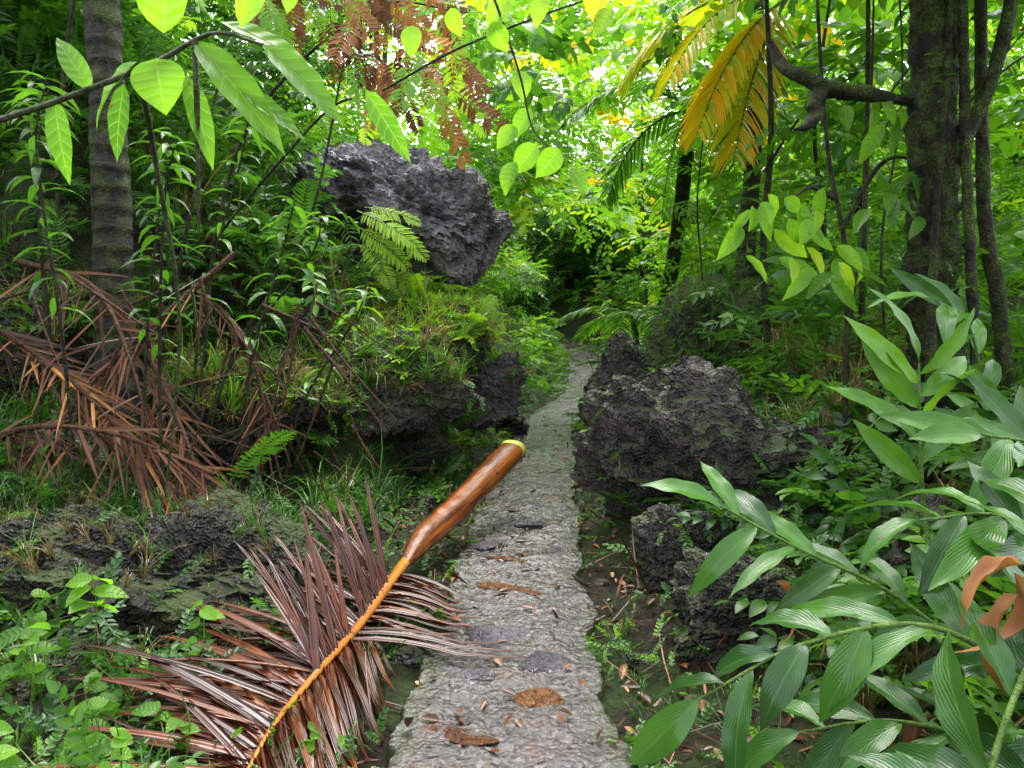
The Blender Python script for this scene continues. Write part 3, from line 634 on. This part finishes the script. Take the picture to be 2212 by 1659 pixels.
ginger('ginger_plant',[(2.1,3.1,.4),(2.1,3.1,.9),(2.0,3.1,1.1),(1.85,3.0,1.2)],10,.34,.085,.46,(0,-.6,1),.2)
ginger('ginger_plant',[(1.45,1.5,.1),(1.35,1.6,.35),(1.15,1.65,.45),(.95,1.65,.42)],11,.34,.09,.33,(0,-.6,1),.2)
ginger('ginger_plant',[(1.75,2.2,.3),(1.6,2.2,.7),(1.4,2.15,.95),(1.15,2.15,.95)],11,.34,.085,.42,(0,-.6,1),.2)
ginger('ginger_plant',[(2.2,3.6,.5),(2.15,3.5,1.1),(2.0,3.4,1.5),(1.8,3.3,1.6)],10,.32,.08,.50,(0,-.6,1),.3)
ginger('ginger_plant',[(1.5,2.0,.1),(1.35,2.1,.3),(1.1,2.15,.36),(.85,2.2,.3)],11,.32,.085,.36,(0,-.6,1),.1)
e=empty('withered_leaf'); a=Acc()
for p,d,L,t in [((1.26,1.9,.88),(.2,-.2,-1),.30,.72),((1.24,1.85,.84),(-.6,-.1,-.6),.32,.68),((.98,2.8,.55),(.6,-.2,-.5),.28,.75),((1.28,1.9,.90),(-.9,-.1,.0),.26,.74),((1.0,2.7,.5),(.8,-.1,-.2),.26,.85),((1.25,2.2,.35),(-.5,-.1,-.3),.3,.6),((1.1,2.4,.25),(.5,-.1,-.2),.3,.6)]:
    leafat(a,p,d,L,.05,1.7,1.5,t,wav=.03,rows=18)
a.build('leaf_blade',M_dead,e)
def branchplant(name,stems,leaves,mat=M_broad,smat=M_twig,r=.006,fold=.25,peak=.4):
    e=empty(name); a=Acc()
    for s in stems: tube(a,s,[r*1.3,r,r*.5],20,7)
    a.build('twigs',smat,e); a=Acc()
    for l in leaves: leafat(a,*l[:2],l[2],l[3],l[4] if len(l)>4 else .6,fold,l[5] if len(l)>5 else .7,l[6] if len(l)>6 else (0,-.5,1),12,5,peak,.012)
    a.build('leaves',mat,e)
branchplant('broadleaf_branch',[[(-1.35,1.8,1.92),(-1.06,1.7,1.95),(-.78,1.7,2.05),(-.62,1.65,2.10),(-.5,1.6,2.06)],[(-.66,1.66,2.09),(-.66,1.66,1.95),(-.68,1.7,1.7)],[(-.8,1.7,2.05),(-.86,1.9,1.9),(-.9,2.1,1.5),(-1.0,2.2,1.0)]],
 [((-.72,1.65,2.10),(.15,-.2,1),.22,.12,.3,.74,(0,-1,.2)),((-.75,1.68,2.06),(.1,-.1,-.6),.12,.11,.3,.70,(0,-1,.3)),((-.66,1.66,2.09),(.7,-.1,-.75),.30,.085,.3,.64,(.3,-.8,.8)),((-.60,1.64,2.12),(1,.1,-.3),.24,.065,.5,.66,(0,-.7,1)),((-.68,1.66,2.02),(.3,.0,-1),.20,.05,.3,.58,(.6,-.8,.3)),((-.5,1.6,2.06),(.9,.1,-.7),.22,.07,.4,.56,(0,-.8,.8)),((-.55,1.62,2.1),(.4,-.2,.8),.2,.07,.5,.78,(0,-1,.3)),((-.9,1.7,2.0),(-.4,0,.6),.16,.05,.5,.58,(0,-1,.3)),((-.84,1.72,2.02),(-.2,.0,-.9),.17,.045,.4,.46,(0,-1,.3)),((-.35,1.9,2.06),(.5,.1,-.8),.2,.055,.3,.55,(0,-1,.5)),((-.45,1.6,2.12),(.2,.1,.9),.2,.05,.3,.8,(0,-1,.5)),((-.58,1.66,2.0),(.8,.2,-.5),.18,.05,.3,.55,(0,-1,.9)),((-.80,1.70,2.06),(-.5,.1,-.3),.20,.06,.6,.6,(0,-.9,.7)),((-.98,1.70,1.98),(.1,-.1,-.9),.18,.05,.5,.55,(.2,-1,.3))])
L1=[];
for (x,z,s,t) in [(.03,2.78,.15,.76),(.10,2.60,.16,.72),(.02,2.52,.14,.76),(.13,2.42,.18,.72),(.02,2.34,.17,.74),(.24,2.38,.17,.7),(.30,2.3,.14,.68),(-.1,3.0,.15,.74),(-.02,3.12,.17,.78),(.16,3.1,.15,.8),(.45,3.22,.2,.95),(.5,3.05,.15,.78),(-.5,3.0,.15,.78),(-.3,3.05,.13,.78),(.8,3.3,.17,.78),(1.0,3.35,.15,.78),(1.2,3.4,.17,.74)]:
    L1.append(((x,4+R(-.1,.1),z),(R(-.8,.8),R(-.3,.2),-.8),s*1.1,s*.72,.6,t,(R(-.6,.6),-1,R(0,.9))))
branchplant('hanging_leafy_branch',[[(-.25,4,3.5),(-.08,4,3.1),(.04,4,2.75),(.1,4,2.5),(.2,4,2.38)],[(-.75,4.6,2.85),(-.3,4.3,2.98),(.15,4.1,3.08),(.52,4.2,3.25),(1.3,4.5,3.7)]],L1,smat=M_bark,r=.006)
L1=[]
for (x,z,n,t) in [(1.72,2.15,9,.70),(1.6,2.0,7,.74),(2.42,2.42,7,.5),(2.2,2.75,6,.64),(1.5,2.2,5,.66),(2.05,1.85,6,.64),(1.9,1.9,5,.78),(2.3,2.2,5,.6)]:
    for i in range(n): L1.append(((x+R(-.17,.17),5-.2+R(-.2,.2),z+R(-.1,.18)),(R(-.8,.8),R(-.6,.3),R(-1,-.3)),R(.16,.3),R(.06,.12),R(.3,1.),t+R(-.1,.12),(R(-.8,.8),-1,R(.2,1))))
branchplant('drooping_leaf_sapling',[[(2.17,5.0,.7),(2.14,5.0,1.9),(2.0,5.0,2.6),(1.9,5,3.6),(1.85,5,4.6)],[(2.05,5,2.3),(1.85,4.9,2.35),(1.65,4.8,2.2)],[(2.1,5,2.1),(2.3,4.9,2.5),(2.5,4.8,2.5)]],L1,smat=M_bark,r=.014,fold=.4)
for (x,y,x2,h,t) in [(-2.1,4.6,-1.95,2.4,.40),(-2.35,4.9,-2.1,2.5,.38),(-1.9,5.3,-1.5,2.1,.46),(-3.1,5.2,-3.0,2.3,.40),(-3.3,5.6,-3.3,2.4,.42),(-2.3,5.6,-1.4,2.0,.46),(-1.7,5.6,-1.1,1.6,.55),(-3.1,4.2,-3.1,2.1,.42),(-3.6,5.2,-3.6,2.3,.38),(-2.4,5.7,-1.9,2.7,.45),(-2.6,4.6,-2.65,2.5,.44)]:
    g=float(H(np.array([x]),np.array([y]))[0]); S=[(x,y,g-.05),(x*.7+x2*.3,y-.1,g+h*.45),(x2,y-.2,g+h*.85),(x2+.1,y-.25,g+h)]; L1=[]
    q=cr(S,60)
    for i in range(26):
        k=int(59*(.38+.62*i/25)); an=i*2.4+R(-.3,.3); L1.append((q[k],(math.cos(an),math.sin(an)*.9,R(-.1,.7)),R(.17,.27),R(.035,.055),R(.9,1.6),t+R(-.1,.12),(0,0,1)))
    branchplant('lance_leaf_shrub',[S],L1,mat=M_leaf,smat=M_bark,r=.009,fold=.35)
L1=[];S1=[]
for (x,y,n,s) in [(-1.45,2.5,9,.12),(-1.2,2.55,7,.1),(-1.65,2.9,8,.13),(-1.25,2.9,7,.1),(-1.05,2.35,6,.08),(-1.7,2.6,8,.12),(-1.3,2.3,8,.09),(-1.95,3.3,8,.12),(-1.6,2.35,8,.1),(-1.35,2.7,8,.09),(-.55,2.6,7,.07),(-.62,2.45,6,.06),(-1.9,2.9,8,.11),(-1.1,3.3,6,.08),(-2.6,3.9,8,.11),(-1.3,3.6,6,.07),(-1.15,2.1,8,.09),(-1.5,2.2,9,.11)]:
    g=float(H(np.array([x]),np.array([y]))[0]); top=np.array([x+R(-.1,.1),y+R(-.15,.1),g+R(.22,.42)*(1 if x<-.8 else .5)])
    S1.append([(x,y,g-.02),tuple((np.array([x,y,g])+top)/2+[.03,0,.03]),tuple(top)])
    for i in range(n):
        q=np.array([x,y,g])*(1-(k:=R(.3,1)))+top*k
        ang=R(0,6.28); L1.append((q,(math.cos(ang),math.sin(ang),R(-.3,.35)),s*R(.5,1.1),s*.58,.6,R(.50,.78),(R(-.3,.3),-.5,1)))
branchplant('leafy_seedling_patch',S1,L1,smat=M_stem,r=.003)
T_f2=[fernT(24,.75,.20,pw=.2,gap=.04) for _ in range(4)]
e=empty('fern'); a=Acc()
for i,(b,d,s) in enumerate([((-1.5,7.6,2.6),(.9,-.3,-.35),.9),((-1.5,7.6,2.45),(1,-.2,-.6),.85),((-1.45,7.6,2.35),(.6,-.4,-.8),.75),((-1.45,7.7,2.65),(1,.0,-.1),.75),((-1.3,7.6,2.5),(.9,-.3,-.5),.8)]):
    F=frames(np.array([d],float),[[0,-.8,1.]]); a.inst(T_f2[i%4],F,np.array([b]),[s],[.84])
tube(a,[(-2.1,7.6,1.7),(-1.85,7.6,2.3),(-1.45,7.6,2.55)],[.012,.01,.006],16,6,.2)
a.build('fronds',M_far,e)
T_d=[fernT(16,.5,.13,gap=.25,pw=.30) for _ in range(5)]
e=empty('withered_fern'); a=Acc(); b=Acc()
for i in range(120):
    x0=R(-1.85,-.35); z0=3.72-.50*(x0+1.75)+R(-.15,.75); F=frames(np.array([[R(-.3,.9),R(-.5,.2),R(-1.2,-.1)]]),[[R(-.4,.4),-1.,R(.2,.9)]])
    gr=R(0,1)<.35
    (b if gr else a).inst(T_d[i%5],F,np.array([[x0,5.3+R(-.4,.4),z0]]),[R(.45,.95)],[R(.6,.84) if gr else R(.35,1.)])
a.build('dry_fronds',M_dead,e); b.build('green_fronds',M_far,e)
a=Acc()
tube(a,[(-2.4,6,1.0),(-2.3,6,2.0),(-1.9,5.8,3.0),(-1.0,5.6,3.7),(-.3,5.4,3.6)],[.02,.015,.006],30,6); tube(a,[(-2.4,6,2.0),(-1.7,5.6,2.6),(-1.1,5.3,3.0),(-.7,5.2,2.7)],[.012,.01,.004],30,6); a.build('stems',M_bark,e)
# ---------- palms ----------
def palmfrond(al,ast,base,d,L,ll,tint,n=34,arch=1.2,w=.02):
    d=nz(np.array(d,float)); pts=[np.array(base,float)]; dd=d.copy()
    for i in range(10): dd=nz(dd+np.array([0,0,-arch*.1])); pts.append(pts[-1]+dd*L/10)
    tube(ast,pts,[.022,.014,.005],16,5); rp=cr(pts,60); tg=nz(np.gradient(rp,axis=0))
    for i in range(n):
        s=.12+.87*i/n; k=int(s*59)
        for sg in (-1,1):
            sd=nz(np.cross(tg[k],[0,0,1.]))*sg
            leaflet(al,rp[k],sd*.9+tg[k]*.75+np.array([0,0,R(-.1,.25)]),ll*R(.85,1.1)*math.sin(math.pi*(.12+.83*s))**.6,w,.13,tint+R(-.08,.08),np.array([0,0,1.])+.2*rng.normal(size=3),seg=4,ground=False)
def palm(name,base,top,rad,nf,L,ll,tint,fronds=None):
    e=empty(name); a=Acc(); base=np.array(base,float);top=np.array(top,float)
    tube(a,[base,(base+top)/2+[.05,0,0],top],[rad*1.2,rad,rad*.85],90,20,rough=.07); a.build('trunk',M_palm,e)
    al=Acc();ast=Acc()
    for i in range(nf):
        an=i*2.4+R(-.2,.2); palmfrond(al,ast,top,(math.cos(an),math.sin(an),R(.1,1.2)),L*R(.8,1.1),ll,tint+R(-.12,.1),arch=R(1.2,2.2))
    for f in (fronds or []): palmfrond(al,ast,*f)
    if nf or fronds: al.build('fronds',M_far,e); ast.build('frond_stems',M_stem,e)
palm('palm_tree',(2.9,15,1.5),(2.6,11.5,4.6),.12,12,2.2,.6,.5)
palm('palm_tree',(5.6,13,2),(5.4,12,5.8),.12,10,2.6,.65,.78)
palm('palm_tree',(2.5,8.5,1.5),(2.75,9,5.3),.09,0,2,.6,.6,[((2.75,8,4.75),(-.5,-.2,-.3),1.8,.7,1.0,40,1.2,.022),((2.75,8,4.8),(-.9,.1,.3),2.0,.6,.93,36,1.6,.02),((2.75,8,4.75),(-.35,-.2,-.5),1.8,.7,.99,40,1.2,.022),((2.8,9.2,5.4),(-.3,.9,.6),2.2,.6,.7),((2.8,9.2,5.4),(.9,.3,.6),2.2,.6,.85),((2.8,8,4.8),(-.8,-.3,.1),1.9,.6,.95,36,1.6,.02)])
palm('palm_tree',(-2.95,5.75,.6),(-3.1,5.9,6),.125,0,3,.7,.5)
palm('small_palm',(1.9,12.2,.9),(1.9,12.2,1.6),.05,9,1.3,.42,.62)
palm('small_palm',(.4,28.9,1.0),(.4,28.9,1.8),.06,9,1.8,.5,.35)
palm('small_palm',(3.1,10,1.6),(3.1,10,2.2),.04,8,1.2,.4,.66)
# ---------- trees / saplings ----------
def tree(name,pts,rad,mat,branches=(),crown=0,cr_r=1.,tb=.6,rough=0.,k=9,seg=40):
    a=Acc(); tube(a,pts,rad,seg,k,rough=rough)
    for b in branches: tube(a,b[0],b[1],seg//2,8,rough=rough*.7)
    ob=a.build(name,mat)
    if crown:
        a=Acc(); top=np.array(pts[-1],float); C=top+rng.normal(size=(crown,3))*np.array([cr_r,cr_r,cr_r*.5]); C[:,2]=np.minimum(C[:,2],2.1+.45*C[:,1]); clumps(a,C,R(.4,.8,crown),12,T_ovH+T_bigH,.8,1.2,tb)
        if a.n: a.build('crown',M_far,ob)
    return ob
mt=tree('mossy_tree',[(2.66,4.7,.5),(2.58,4.7,1.1),(2.53,4.7,1.8),(2.49,4.7,2.8),(2.43,4.7,4.0),(2.4,4.9,6.0)],[.27,.17,.14,.13,.12,.11,.09],M_moss,[([(2.50,4.65,2.3),(2.72,4.5,2.9),(2.9,4.5,4.0)],[.05,.04,.03]),([(2.75,4.45,.6),(2.65,4.5,1.8),(2.6,4.53,2.6),(2.45,4.5,4.5)],[.035,.03,.025]),([(2.42,4.45,.6),(2.44,4.52,1.8),(2.48,4.55,2.7),(2.52,4.52,4.5)],[.03,.022,.02])],8,1.0,.66,.26,36,260)
a=Acc(); zz=R(.7,4.2,260); an=R(0,6.28,260); cx=np.interp(zz,[.5,1.1,1.8,2.8,4.0],[2.66,2.58,2.53,2.49,2.43]); rr=np.interp(zz,[.5,1.1,1.8,4],[.27,.17,.14,.12])
p=xyz(cx+np.cos(an)*rr,4.7+np.sin(an)*rr,zz); m_=fbm(p*2.5,2,9)>-.1; scatter(a,p[m_],T_sm,.12,.35,.5,-.1,np.stack([np.cos(an),np.sin(an),0*an],-1)[m_]*1.2); a.build('moss_tufts',M_far,mt)
tree('tree',[(3.05,4.7,.8),(2.95,4.7,1.6),(2.82,4.7,2.3),(2.75,4.8,4.5)],[.05,.045,.04,.03],M_moss,(),4,.8,.6,.15,12,80)
for i,(x,y,x2,r) in enumerate([(2.75,6.1,2.65,.025),(2.4,7.2,2.2,.035),(3.5,6.2,3.6,.018),(3.9,6.8,3.8,.03),(3.0,8,3.3,.025),(4.4,8,4.5,.045),(1.9,8.6,2.3,.012),(3.2,4.6,3.3,.012),(2.35,5.6,2.5,.012),(2.6,5.2,2.3,.010),(3.8,5.6,3.7,.015)]):
    z=float(H(np.array([x]),np.array([y]))[0]); m_=(x+x2)/2
    tree('sapling',[(x,y,z-.05),(m_+R(-.1,.1),y,z+1.2),(m_+R(-.12,.12),y,z+2.4),(x2,y,z+4.5)],[r,r*.85,r*.5],M_bark,[([(m_,y,z+1.9),(m_+.3,y-.2,z+2.4),(m_+.7,y-.3,z+2.7)],[r*.4,r*.2])],3,.8,.68,.1)
for i,(x,y,x2,r,cw) in enumerate([(-3.6,6.2,-3.3,.02,3),(-2.9,6.0,-2.4,.015,0),(-4.6,7.2,-4.2,.03,3),(-2.4,5.9,-1.5,.014,0),(-5.2,8,-5.5,.05,3)]):
    z=float(H(np.array([x]),np.array([y]))[0]); m_=x*.6+x2*.4
    tree('sapling',[(x,y,z-.05),(m_+R(-.06,.06),y-.1,z+.9),(x2,y-.2,z+1.8),(x2+.3,y-.2,z+3.0)],[r,r*.85,r*.5],M_bark,[([(m_,y,z+1.),(m_+.3,y-.2,z+1.4),(m_+.5,y-.3,z+1.6)],[r*.4,r*.2])],cw,.4,.48,.1)
for i in range(12):
    x=R(-9,14); y=R(17,32)
    if abs(dpath(x,y))<1.6: continue
    z=float(H(np.array([x]),np.array([y]))[0]); r=R(.05,.11); tree('forest_tree',[(x,y,z-.1),(x+R(-.3,.3),y,z+4),(x+R(-.8,.8),y,z+10)],[r,r*.8,r*.5],M_bark,(),3,1.4,.70)
a=Acc(); tube(a,[(1.55,4.8,3.2),(1.62,4.75,3.03),(1.73,4.7,2.96),(1.85,4.7,2.90),(2.1,4.7,2.86),(2.45,4.75,2.82)],[.03,.05,.06,.08,.055,.03],60,14,flat=.7,rough=.25)
tube(a,[(1.83,4.7,2.92),(1.79,4.65,2.81),(1.78,4.63,2.72),(1.71,4.6,2.65),(1.64,4.6,2.63)],[.065,.06,.055,.045,.01],30,12,flat=.6,rough=.2); a.build('dead_branch',M_bark)
print('verts',sum(len(o.data.vertices) for o in bpy.data.objects if o.type=='MESH'))
